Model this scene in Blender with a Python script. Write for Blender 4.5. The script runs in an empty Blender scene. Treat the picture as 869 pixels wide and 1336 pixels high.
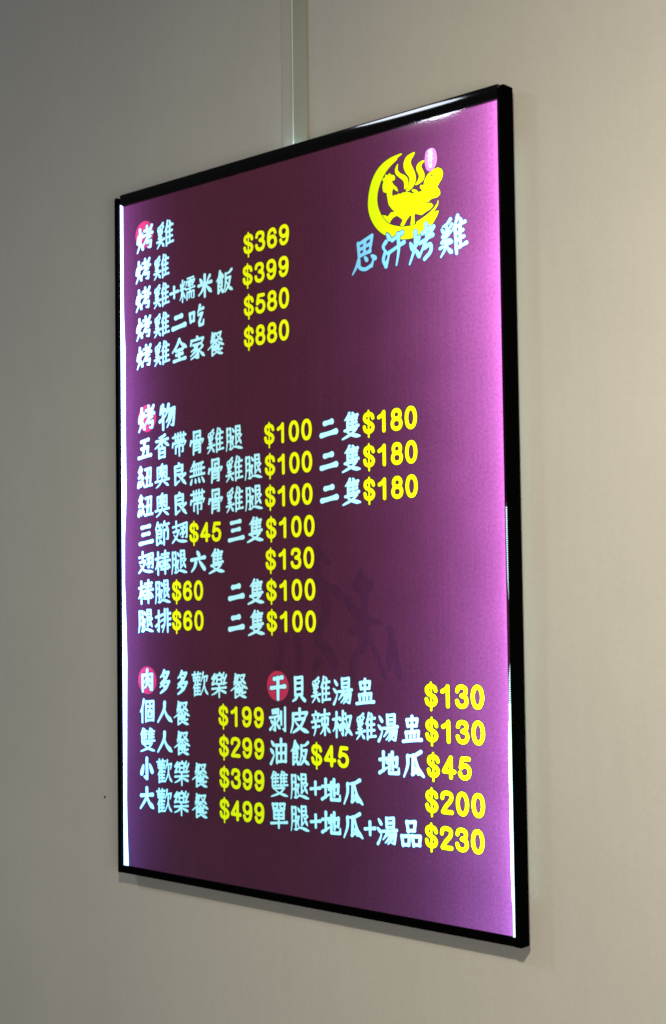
import bpy, bmesh, math, random
import numpy as np
from mathutils import Matrix, Vector, geometry

random.seed(7)
rng = np.random.default_rng(7)
scene = bpy.context.scene
COL = scene.collection

# ---------------------------------------------------------------- camera, world, lamps, exposure
CAM_ROT = [[0.742624, 0.044232, 0.668246], [0.669579, -0.029439, -0.742157], [-0.013155, 0.998587, -0.051479]]
LENS = 50.8156

cam_data = bpy.data.cameras.new('camera')
cam = bpy.data.objects.new('camera', cam_data)
COL.objects.link(cam)
cam_data.sensor_width = 36
cam_data.lens = LENS
cam_data.clip_start = 0.02
cam_data.clip_end = 50
m4 = Matrix(CAM_ROT).to_4x4()
m4.translation = Vector((1.13757, -1.19077, -0.07227))
cam.matrix_world = m4
scene.camera = cam

world = bpy.data.worlds.new('World')
scene.world = world
world.use_nodes = True
bg = world.node_tree.nodes['Background']
bg.inputs['Color'].default_value = (0.90, 0.94, 0.98, 1)
bg.inputs['Strength'].default_value = 0.11

def area(name, loc, target, size, power, color, shape='DISK'):
    l = bpy.data.lights.new(name, 'AREA')
    l.shape = shape; l.size = size; l.energy = power; l.color = color
    o = bpy.data.objects.new(name, l); COL.objects.link(o)
    o.location = loc
    o.rotation_euler = (Vector(target) - Vector(loc)).to_track_quat('-Z', 'Y').to_euler()
    return o
# the shop's spotlight above and behind the photographer's shoulder: the hard shadow under the sign
sl = bpy.data.lights.new('shop_spotlight', 'SPOT')
sl.energy = 61.0 ; sl.color = (1.0, 0.90, 0.70) ; sl.shadow_soft_size = 0.03
sl.spot_size = math.radians(150) ; sl.spot_blend = 1.0
so = bpy.data.objects.new('shop_spotlight', sl); COL.objects.link(so)
so.location = (0.98, -1.10, 0.50)
so.rotation_euler = (Vector((0.92, 0, -0.62)) - so.location).to_track_quat('-Z', 'Y').to_euler()
# round ceiling panel over to the left: the faint second shadow and the glint on the top rail
area('ceiling_panel_light', (-1.13, -1.632, 1.15), (-1.13, -1.632, 0), 0.29, 9.5, (0.86, 0.94, 1.06))

# fill light added low on the right: lifts the right of the wall and opens the shadows
area('right_fill_light', (2.1, -1.35, -0.35), (0.3, 0, -0.2), 0.9, 14.5, (1.0, 0.93, 0.84))
scene.view_settings.view_transform = 'Standard'
scene.view_settings.look = 'None'
scene.view_settings.exposure = 0
scene.view_settings.gamma = 1
scene.view_settings.use_curve_mapping = False
scene.cycles.max_bounces = 8
scene.cycles.transparent_max_bounces = 16
scene.cycles.use_denoising = True
scene.cycles.filter_width = 1.75

# ---------------------------------------------------------------- helpers
def link(name, mesh, mats, parent=None, label=None, kind=None):
    o = bpy.data.objects.new(name, mesh)
    for m in (mats if isinstance(mats, (list, tuple)) else [mats]):
        mesh.materials.append(m)
    COL.objects.link(o)
    if parent is not None: o.parent = parent
    if label: o['label'] = label
    if kind: o['kind'] = kind
    return o

def mesh_of(bm, name, smooth=False):
    bmesh.ops.recalc_face_normals(bm, faces=bm.faces)
    me = bpy.data.meshes.new(name)
    bm.to_mesh(me); bm.free()
    if smooth:
        for p in me.polygons: p.use_smooth = True
    return me

def box(bm, x0, x1, y0, y1, z0, z1, bevel=0.0, seg=2):
    r = bmesh.ops.create_cube(bm, size=1)
    for v in r['verts']:
        v.co = Vector(((x0+x1)/2 + v.co.x*(x1-x0), (y0+y1)/2 + v.co.y*(y1-y0), (z0+z1)/2 + v.co.z*(z1-z0)))
    if bevel:
        es = list({e for v in r['verts'] for e in v.link_edges})
        bmesh.ops.bevel(bm, geom=es, offset=bevel, segments=seg, profile=0.5, affect='EDGES')

def prism(bm, pts, axis, a, b, bevel_front=0.0, sharp_caps=False):
    """outline extruded along axis ('x': pts are (y, z); 'y': pts are (x, z))"""
    def co(p, t): return (t, p[0], p[1]) if axis == 'x' else (p[0], t, p[1])
    va = [bm.verts.new(co(p, a)) for p in pts]
    vb = [bm.verts.new(co(p, b)) for p in pts]
    n = len(pts)
    fa = bm.faces.new(va); bm.faces.new(vb[::-1])
    for i in range(n):
        bm.faces.new((va[i], vb[i], vb[(i+1) % n], va[(i+1) % n]))
    if sharp_caps: bmesh.ops.split_edges(bm, edges=list({e for f in bm.faces if len(f.verts) > 4 for e in f.edges}))
    if bevel_front:
        bmesh.ops.bevel(bm, geom=list(fa.edges), offset=bevel_front, segments=5, profile=0.5, affect='EDGES')

# ---------------------------------------------------------------- materials
def nodes(name):
    m = bpy.data.materials.new(name); m.use_nodes = True
    nt = m.node_tree; nt.nodes.clear()
    out = nt.nodes.new('ShaderNodeOutputMaterial')
    return m, nt, out
def N(nt, kind, **kw):
    n = nt.nodes.new(kind)
    for k, v in kw.items():
        if k in n.inputs: n.inputs[k].default_value = v
        else: setattr(n, k, v)
    return n
def math_(nt, op, a, b=None, c=None):
    n = nt.nodes.new('ShaderNodeMath'); n.operation = op
    for i, v in enumerate((a, b, c)):
        if v is None: continue
        if isinstance(v, (int, float)): n.inputs[i].default_value = v
        else: nt.links.new(v, n.inputs[i])
    return n.outputs[0]
def principled(name, col, rough=0.5, bump=0.0, bscale=400, var=0.0, vscale=6, spec=0.5, metal=0.0, coat=0.0):
    m, nt, out = nodes(name)
    p = N(nt, 'ShaderNodeBsdfPrincipled', Roughness=rough, Metallic=metal)
    p.inputs['Base Color'].default_value = (*col, 1)
    p.inputs['Specular IOR Level'].default_value = spec
    p.inputs['Coat Weight'].default_value = coat
    nt.links.new(p.outputs[0], out.inputs[0])
    tc = N(nt, 'ShaderNodeTexCoord')
    if var:
        n = N(nt, 'ShaderNodeTexNoise', Scale=vscale, Detail=5.0, Roughness=0.6)
        nt.links.new(tc.outputs['Object'], n.inputs['Vector'])
        r = N(nt, 'ShaderNodeMapRange')
        r.inputs[1].default_value = 0.3; r.inputs[2].default_value = 0.7
        r.inputs[3].default_value = 1-var; r.inputs[4].default_value = 1+var
        nt.links.new(n.outputs['Fac'], r.inputs[0])
        h = N(nt, 'ShaderNodeVectorMath', operation='SCALE')
        h.inputs[0].default_value = col
        nt.links.new(r.outputs[0], h.inputs['Scale'])
        nt.links.new(h.outputs[0], p.inputs['Base Color'])
    if bump:
        n = N(nt, 'ShaderNodeTexNoise', Scale=bscale, Detail=3.0)
        nt.links.new(tc.outputs['Object'], n.inputs['Vector'])
        b = N(nt, 'ShaderNodeBump', Strength=bump, Distance=0.0006)
        nt.links.new(n.outputs['Fac'], b.inputs['Height'])
        nt.links.new(b.outputs[0], p.inputs['Normal'])
    return m
def ink(name, T, grain=0.0, body=0.10):
    """ink on clear film: filters the light of the panel behind it, and shows a little of its own colour"""
    m, nt, out = nodes(name)
    tr = N(nt, 'ShaderNodeBsdfTransparent'); di = N(nt, 'ShaderNodeBsdfDiffuse')
    tr.inputs['Color'].default_value = (*T, 1)
    di.inputs['Color'].default_value = (*[min(1, t) for t in T], 1)
    if grain:
        tc = N(nt, 'ShaderNodeTexCoord')
        n1 = N(nt, 'ShaderNodeTexNoise', Scale=330.0, Detail=2.0)
        n2 = N(nt, 'ShaderNodeTexNoise', Scale=14.0, Detail=4.0)
        nt.links.new(tc.outputs['Object'], n1.inputs['Vector']); nt.links.new(tc.outputs['Object'], n2.inputs['Vector'])
        # fine vertical banding of the printer
        mp = N(nt, 'ShaderNodeMapping'); mp.inputs['Scale'].default_value = (260, 1, 3)
        nt.links.new(tc.outputs['Object'], mp.inputs['Vector'])
        n3 = N(nt, 'ShaderNodeTexNoise', Scale=1.0, Detail=1.0); nt.links.new(mp.outputs[0], n3.inputs['Vector'])
        v1 = N(nt, 'ShaderNodeTexVoronoi', Scale=300.0)
        nt.links.new(tc.outputs['Object'], v1.inputs['Vector'])
        speck = math_(nt, 'LESS_THAN', v1.outputs['Distance'], 0.16)
        s = math_(nt, 'MULTIPLY_ADD', n1.outputs['Fac'], grain*1.5, 1-grain*0.75)
        s = math_(nt, 'MULTIPLY', s, math_(nt, 'MULTIPLY_ADD', n2.outputs['Fac'], grain*0.9, 1-grain*0.45))
        s = math_(nt, 'MULTIPLY', s, math_(nt, 'MULTIPLY_ADD', n3.outputs['Fac'], grain*0.45, 1-grain*0.22))
        s = math_(nt, 'MULTIPLY', s, math_(nt, 'MULTIPLY_ADD', speck, -grain*0.9, 1.0))
        h = N(nt, 'ShaderNodeVectorMath', operation='SCALE'); h.inputs[0].default_value = T
        nt.links.new(s, h.inputs['Scale']); nt.links.new(h.outputs[0], tr.inputs['Color'])
    mx = N(nt, 'ShaderNodeMixShader'); mx.inputs[0].default_value = body
    nt.links.new(tr.outputs[0], mx.inputs[1]); nt.links.new(di.outputs[0], mx.inputs[2])
    nt.links.new(mx.outputs[0], out.inputs[0])
    return m

M_wall = principled('wall_paint', (0.60, 0.58, 0.52), 0.62, bump=0.25, bscale=420, var=0.035, vscale=3.5, spec=0.25)
# the paint has faint rolled streaks and a few slightly rubbed, greyer places
nt = M_wall.node_tree; p_ = [n for n in nt.nodes if n.type == 'BSDF_PRINCIPLED'][0]
src_ = p_.inputs['Base Color'].links[0].from_socket
tc_ = N(nt, 'ShaderNodeTexCoord'); mp_ = N(nt, 'ShaderNodeMapping'); mp_.inputs['Scale'].default_value = (70, 1, 9)
nt.links.new(tc_.outputs['Object'], mp_.inputs['Vector'])
n_ = N(nt, 'ShaderNodeTexNoise', Scale=1.0, Detail=4.0); nt.links.new(mp_.outputs[0], n_.inputs['Vector'])
n2_ = N(nt, 'ShaderNodeTexNoise', Scale=190.0, Detail=3.0); nt.links.new(tc_.outputs['Object'], n2_.inputs['Vector'])
f_ = math_(nt, 'MULTIPLY', math_(nt, 'MULTIPLY_ADD', n_.outputs['Fac'], 0.07, 0.965), math_(nt, 'MULTIPLY_ADD', n2_.outputs['Fac'], 0.10, 0.95))
h_ = N(nt, 'ShaderNodeVectorMath', operation='SCALE'); nt.links.new(src_, h_.inputs[0]); nt.links.new(f_, h_.inputs['Scale'])
nt.links.new(h_.outputs[0], p_.inputs['Base Color'])
M_trunk = principled('trunking_plastic', (0.37, 0.38, 0.28), 0.35, var=0.05, vscale=20)
M_highlight = principled('edge_highlight_white', (0.85, 0.85, 0.80), 0.2)  # bright glint on the trunking edge, put into the colour
M_strip = principled('strip_paint', (0.53, 0.51, 0.44), 0.5)
M_black = principled('black_anodised_frame', (0.002, 0.002, 0.002), 0.045, spec=0.22, bump=0.006, bscale=40)
M_black_side = principled('black_frame_side', (0.0015, 0.0015, 0.0015), 0.3, spec=0.0)
M_housing = principled('grey_housing', (0.10, 0.10, 0.10), 0.5)
M_steel = principled('zinc_bracket', (0.4, 0.4, 0.4), 0.4, metal=0.8)
M_hole = principled('nail_hole', (0.02, 0.018, 0.015), 0.8)

INK_BG = ink('purple_ink', (0.066, 0.0132, 0.028), grain=0.42)
INK_WASH = ink('dark_wash_ink', (0.053, 0.0112, 0.0262), grain=0.40)
INK_MARGIN = ink('unprinted_margin', (0.045, 0.032, 0.026))
INK_CYAN = ink('pale_cyan_ink', (0.52, 1.0, 1.0))
INK_YEL = ink('yellow_ink', (0.92, 0.97, 0.0015))
INK_LINE_C = ink('navy_outline_ink', (0.022, 0.012, 0.030))
INK_LINE_Y = ink('brown_outline_ink', (0.022, 0.012, 0.006))
INK_RED = ink('red_ink', (0.52, 0.030, 0.075))
INK_EMB = ink('emblem_yellow_ink', (0.48, 0.58, 0.0008))
INK_EMB_LINE = ink('emblem_outline_ink', (0.022, 0.010, 0.006))
INK_BRAND = ink('shop_name_cyan_ink', (0.17, 0.42, 0.44))
INK_SEAL = ink('seal_pink_ink', (0.40, 0.10, 0.22))
INK_SEALW = ink('seal_white_ink', (0.6, 0.6, 0.6))

# edge-lit light guide: LED falloff from both long edges painted into its emission
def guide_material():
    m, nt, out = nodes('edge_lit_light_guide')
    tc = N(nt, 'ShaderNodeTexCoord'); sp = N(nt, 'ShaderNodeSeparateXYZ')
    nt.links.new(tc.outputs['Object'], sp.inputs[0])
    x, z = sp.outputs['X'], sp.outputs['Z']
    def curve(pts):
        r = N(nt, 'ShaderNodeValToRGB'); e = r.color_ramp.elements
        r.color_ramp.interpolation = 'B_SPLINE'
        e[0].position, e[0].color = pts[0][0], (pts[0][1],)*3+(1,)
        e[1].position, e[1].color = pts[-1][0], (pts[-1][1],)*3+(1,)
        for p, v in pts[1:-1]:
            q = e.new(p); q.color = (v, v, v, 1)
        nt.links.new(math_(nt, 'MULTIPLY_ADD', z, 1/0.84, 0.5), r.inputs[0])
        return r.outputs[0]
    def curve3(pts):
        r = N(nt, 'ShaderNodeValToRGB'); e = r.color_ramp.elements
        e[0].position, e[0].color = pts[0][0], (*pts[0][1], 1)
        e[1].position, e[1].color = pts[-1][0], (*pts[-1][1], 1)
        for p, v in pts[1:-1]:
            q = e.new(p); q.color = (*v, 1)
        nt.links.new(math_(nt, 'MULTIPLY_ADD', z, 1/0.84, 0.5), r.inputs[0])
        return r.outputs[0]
    # painted glow of both cool LED edges along the height (0 bottom .. 1 top)
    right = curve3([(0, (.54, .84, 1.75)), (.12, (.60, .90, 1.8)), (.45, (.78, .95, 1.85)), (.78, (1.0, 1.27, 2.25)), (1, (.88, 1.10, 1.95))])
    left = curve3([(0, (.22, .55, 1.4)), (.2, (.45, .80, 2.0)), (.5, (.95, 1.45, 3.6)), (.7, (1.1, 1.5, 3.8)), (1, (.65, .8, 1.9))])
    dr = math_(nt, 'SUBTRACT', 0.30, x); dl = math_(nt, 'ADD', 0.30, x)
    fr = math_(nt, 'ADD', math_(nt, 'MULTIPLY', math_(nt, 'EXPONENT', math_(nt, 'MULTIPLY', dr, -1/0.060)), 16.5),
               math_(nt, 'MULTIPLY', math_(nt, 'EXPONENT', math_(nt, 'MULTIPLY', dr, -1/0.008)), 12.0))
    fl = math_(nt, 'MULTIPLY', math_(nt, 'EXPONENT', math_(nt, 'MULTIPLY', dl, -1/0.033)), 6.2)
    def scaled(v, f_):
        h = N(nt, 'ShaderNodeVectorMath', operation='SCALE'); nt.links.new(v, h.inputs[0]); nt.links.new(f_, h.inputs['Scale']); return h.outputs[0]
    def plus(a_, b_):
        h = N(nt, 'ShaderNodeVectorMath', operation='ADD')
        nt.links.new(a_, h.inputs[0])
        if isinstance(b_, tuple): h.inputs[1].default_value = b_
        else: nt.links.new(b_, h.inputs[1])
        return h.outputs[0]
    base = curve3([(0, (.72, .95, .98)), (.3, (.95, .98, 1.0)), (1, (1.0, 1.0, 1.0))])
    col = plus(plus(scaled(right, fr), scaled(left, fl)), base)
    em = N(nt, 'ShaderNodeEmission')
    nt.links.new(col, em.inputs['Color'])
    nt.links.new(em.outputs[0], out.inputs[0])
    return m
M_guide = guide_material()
def emit(name, col, s):
    m, nt, out = nodes(name)
    e = N(nt, 'ShaderNodeEmission', Strength=s); e.inputs['Color'].default_value = (*col, 1)
    nt.links.new(e.outputs[0], out.inputs[0]); return m
M_led = emit('cool_led', (0.62, 0.92, 1.0), 2.6)
M_leak = emit('cool_led_leak', (0.55, 0.9, 1.0), 130.0)
m, nt, out = nodes('clear_cover')
g = N(nt, 'ShaderNodeBsdfGlossy', Roughness=0.035); t = N(nt, 'ShaderNodeBsdfTransparent')
f = N(nt, 'ShaderNodeFresnel', IOR=1.49); ge = N(nt, 'ShaderNodeNewGeometry')
mx = N(nt, 'ShaderNodeMixShader')
nt.links.new(math_(nt, 'MULTIPLY', f.outputs[0], math_(nt, 'SUBTRACT', 1.0, ge.outputs['Backfacing'])), mx.inputs[0])
nt.links.new(t.outputs[0], mx.inputs[1]); nt.links.new(g.outputs[0], mx.inputs[2]); nt.links.new(mx.outputs[0], out.inputs[0])
M_cover = m

# ---------------------------------------------------------------- the wall
WY = 0.022                                     # wall face, behind the sign
bm = bmesh.new(); box(bm, -3.2, 2.6, WY, WY + 0.12, -1.7, 1.25)
wall = link('wall', mesh_of(bm, 'wall'), M_wall, kind='structure')
wall['label'] = 'smooth beige grey painted shop wall behind the lit menu sign'

# cable trunking that comes down the wall and ends behind the sign
tr = bpy.data.objects.new('cable_trunking', None); COL.objects.link(tr); tr.location = (0.004, WY, 0.36)
tr['label'] = 'narrow cream plastic cable trunking running down the wall to the top of the sign'; tr['category'] = 'cable trunking'
bm = bmesh.new(); box(bm, -0.030, 0.015, -0.0012, -0.0001, 0, 0.885, 0.0005)
link('backing_strip', mesh_of(bm, 'backing_strip'), M_strip, tr)
bm = bmesh.new(); box(bm, -0.0103, 0.0134, -0.0022, -0.0013, 0, 0.885, 0.0006, 3)
link('channel', mesh_of(bm, 'channel'), M_trunk, tr)
bm = bmesh.new(); box(bm, -0.0097, 0.0128, -0.0031, -0.0023, 0, 0.885, 0.0004, 3)
link('lid', mesh_of(bm, 'lid'), M_trunk, tr)
bm = bmesh.new(); bmesh.ops.create_cone(bm, cap_ends=True, segments=12, radius1=0.0011, radius2=0.0005, depth=0.885)
for v in bm.verts: v.co.z += 0.4425; v.co.x -= 0.0104; v.co.y -= 0.0026
link('highlight_bead', mesh_of(bm, 'highlight_bead', True), M_highlight, tr)  # white bead stands in for the highlight along the trunking's left edge

bm = bmesh.new(); bmesh.ops.create_uvsphere(bm, u_segments=10, v_segments=6, radius=0.0017)
for v in bm.verts: v.co.y *= 0.35
nh = link('nail_head', mesh_of(bm, 'nail_head', True), M_hole)
nh.location = (-0.3618, WY - 0.0003, -0.343)
nh['label'] = 'tiny dark nail head in the bare wall left of the sign near its lower corner'; nh['category'] = 'nail'

# ---------------------------------------------------------------- the sign
sign = bpy.data.objects.new('menu_light_box', None); COL.objects.link(sign)
sign['label'] = 'backlit purple menu light box with black frame hung on the beige wall'; sign['category'] = 'menu sign'

def rounded(x0, x1, z0, z1, rt, rb=0.0006):
    p = []
    for (cx, cz, r, a0) in ((x0+rb, z0+rb, rb, 180), (x1-rb, z0+rb, rb, 270), (x1-rt, z1-rt, rt, 0), (x0+rt, z1-rt, rt, 90)):
        for k in range(7):
            a = math.radians(a0 + 90*k/6); p.append((cx + r*math.cos(a), cz + r*math.sin(a)))
    return p
for s in (-1, 1):
    x0, x1 = (-0.3066, -0.3008) if s < 0 else (0.3014, 0.3091)
    bm = bmesh.new(); prism(bm, rounded(x0, x1, -0.4294, 0.4335, 0.0026), 'y', -0.0022, 0.0110, 0.0005)
    link('side_rail', mesh_of(bm, 'side_rail'), M_black_side, sign)
# top rail: lower lip slopes in, the upper half is a gently domed flat
prof = [(0.010, 0.4208), (0.0006, 0.4208), (-0.0012, 0.4212), (-0.0026, 0.4228), (-0.0034, 0.4250), (-0.0038, 0.4277)]
for k in range(9):
    zz = 0.4280 + k*(0.4340-0.4280)/8
    prof.append((-0.00390 - 0.00003*(1-((zz-0.4310)/0.0030)**2), zz))
prof += [(-0.0035, 0.4347), (-0.0028, 0.4352), (0.010, 0.4352)]
bm = bmesh.new(); prism(bm, prof, 'x', -0.2935, 0.3000, sharp_caps=True)
me = mesh_of(bm, 'top_rail')
for p in me.polygons: p.use_smooth = len(p.vertices) == 4 and abs(p.normal.y) > 0.6
link('top_rail', me, M_black, sign)
bm = bmesh.new(); box(bm, -0.3014, 0.3020, -0.0020, 0.0099, -0.4294, -0.4204, 0.0013, 3)
link('bottom_rail', mesh_of(bm, 'bottom_rail'), M_black_side, sign)
bm = bmesh.new(); box(bm, -0.3030, 0.3030, 0.0042, 0.0108, -0.4240, 0.4240)
link('housing', mesh_of(bm, 'housing'), M_housing, sign)
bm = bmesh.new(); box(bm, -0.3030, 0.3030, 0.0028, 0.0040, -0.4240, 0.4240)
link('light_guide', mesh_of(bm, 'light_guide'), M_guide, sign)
for x, z in ((-0.24, 0.38), (0.24, 0.38), (-0.24, -0.38), (0.24, -0.38)):
    bm = bmesh.new(); box(bm, x-0.012, x+0.012, 0.011, WY-0.0002, z-0.012, z+0.012, 0.001)
    link('wall_spacer', mesh_of(bm, 'wall_spacer'), M_steel, sign)
# LED strip showing in the gap between film and right rail: separate LEDs above, merging below
st = bmesh.new(); box(st, 0.2962, 0.3001, 0.0012, 0.0020, -0.4230, 0.4230)
strip = link('led_strip', mesh_of(st, 'led_strip'), M_housing, sign)
lm = bmesh.new(); box(lm, 0.2972, 0.2996, 0.0004, 0.0011, -0.0005, 0.0005)
led_mesh = mesh_of(lm, 'led'); led_mesh.materials.append(M_led)
z = 0.0045
while z > -0.19:
    o = bpy.data.objects.new('led', led_mesh); COL.objects.link(o); o.parent = strip
    o.location = (0, 0, z); z -= 0.0022
bm = bmesh.new(); box(bm, 0.2972, 0.2999, 0.0004, 0.0011, -0.4230, -0.1905)
link('led_diffuser', mesh_of(bm, 'led_diffuser'), M_led, strip)
bm = bmesh.new(); box(bm, -0.008, -0.001, 0.0120, 0.0140, 0.4262, 0.4277)
link('top_leak_glow', mesh_of(bm, 'top_leak_glow'), M_leak, sign)  # added emitter, stands in for sign light leaking out above the top rail
M_back_leak = emit('back_leak_glow', (0.50, 0.95, 0.95), 2.0)
for x in (-0.3050, 0.3078):
    bm = bmesh.new(); box(bm, x-0.0006, x+0.0006, 0.0112, 0.0116, -0.385, 0.375)
    link('back_leak_glow', mesh_of(bm, 'back_leak_glow'), M_back_leak, sign)  # added glowing lines, stand in for LED light leaking behind the side rails
bm = bmesh.new(); box(bm, -0.3004, 0.3010, -0.0015, -0.0006, -0.4200, 0.4204)
link('clear_cover', mesh_of(bm, 'clear_cover'), M_cover, sign)

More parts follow.
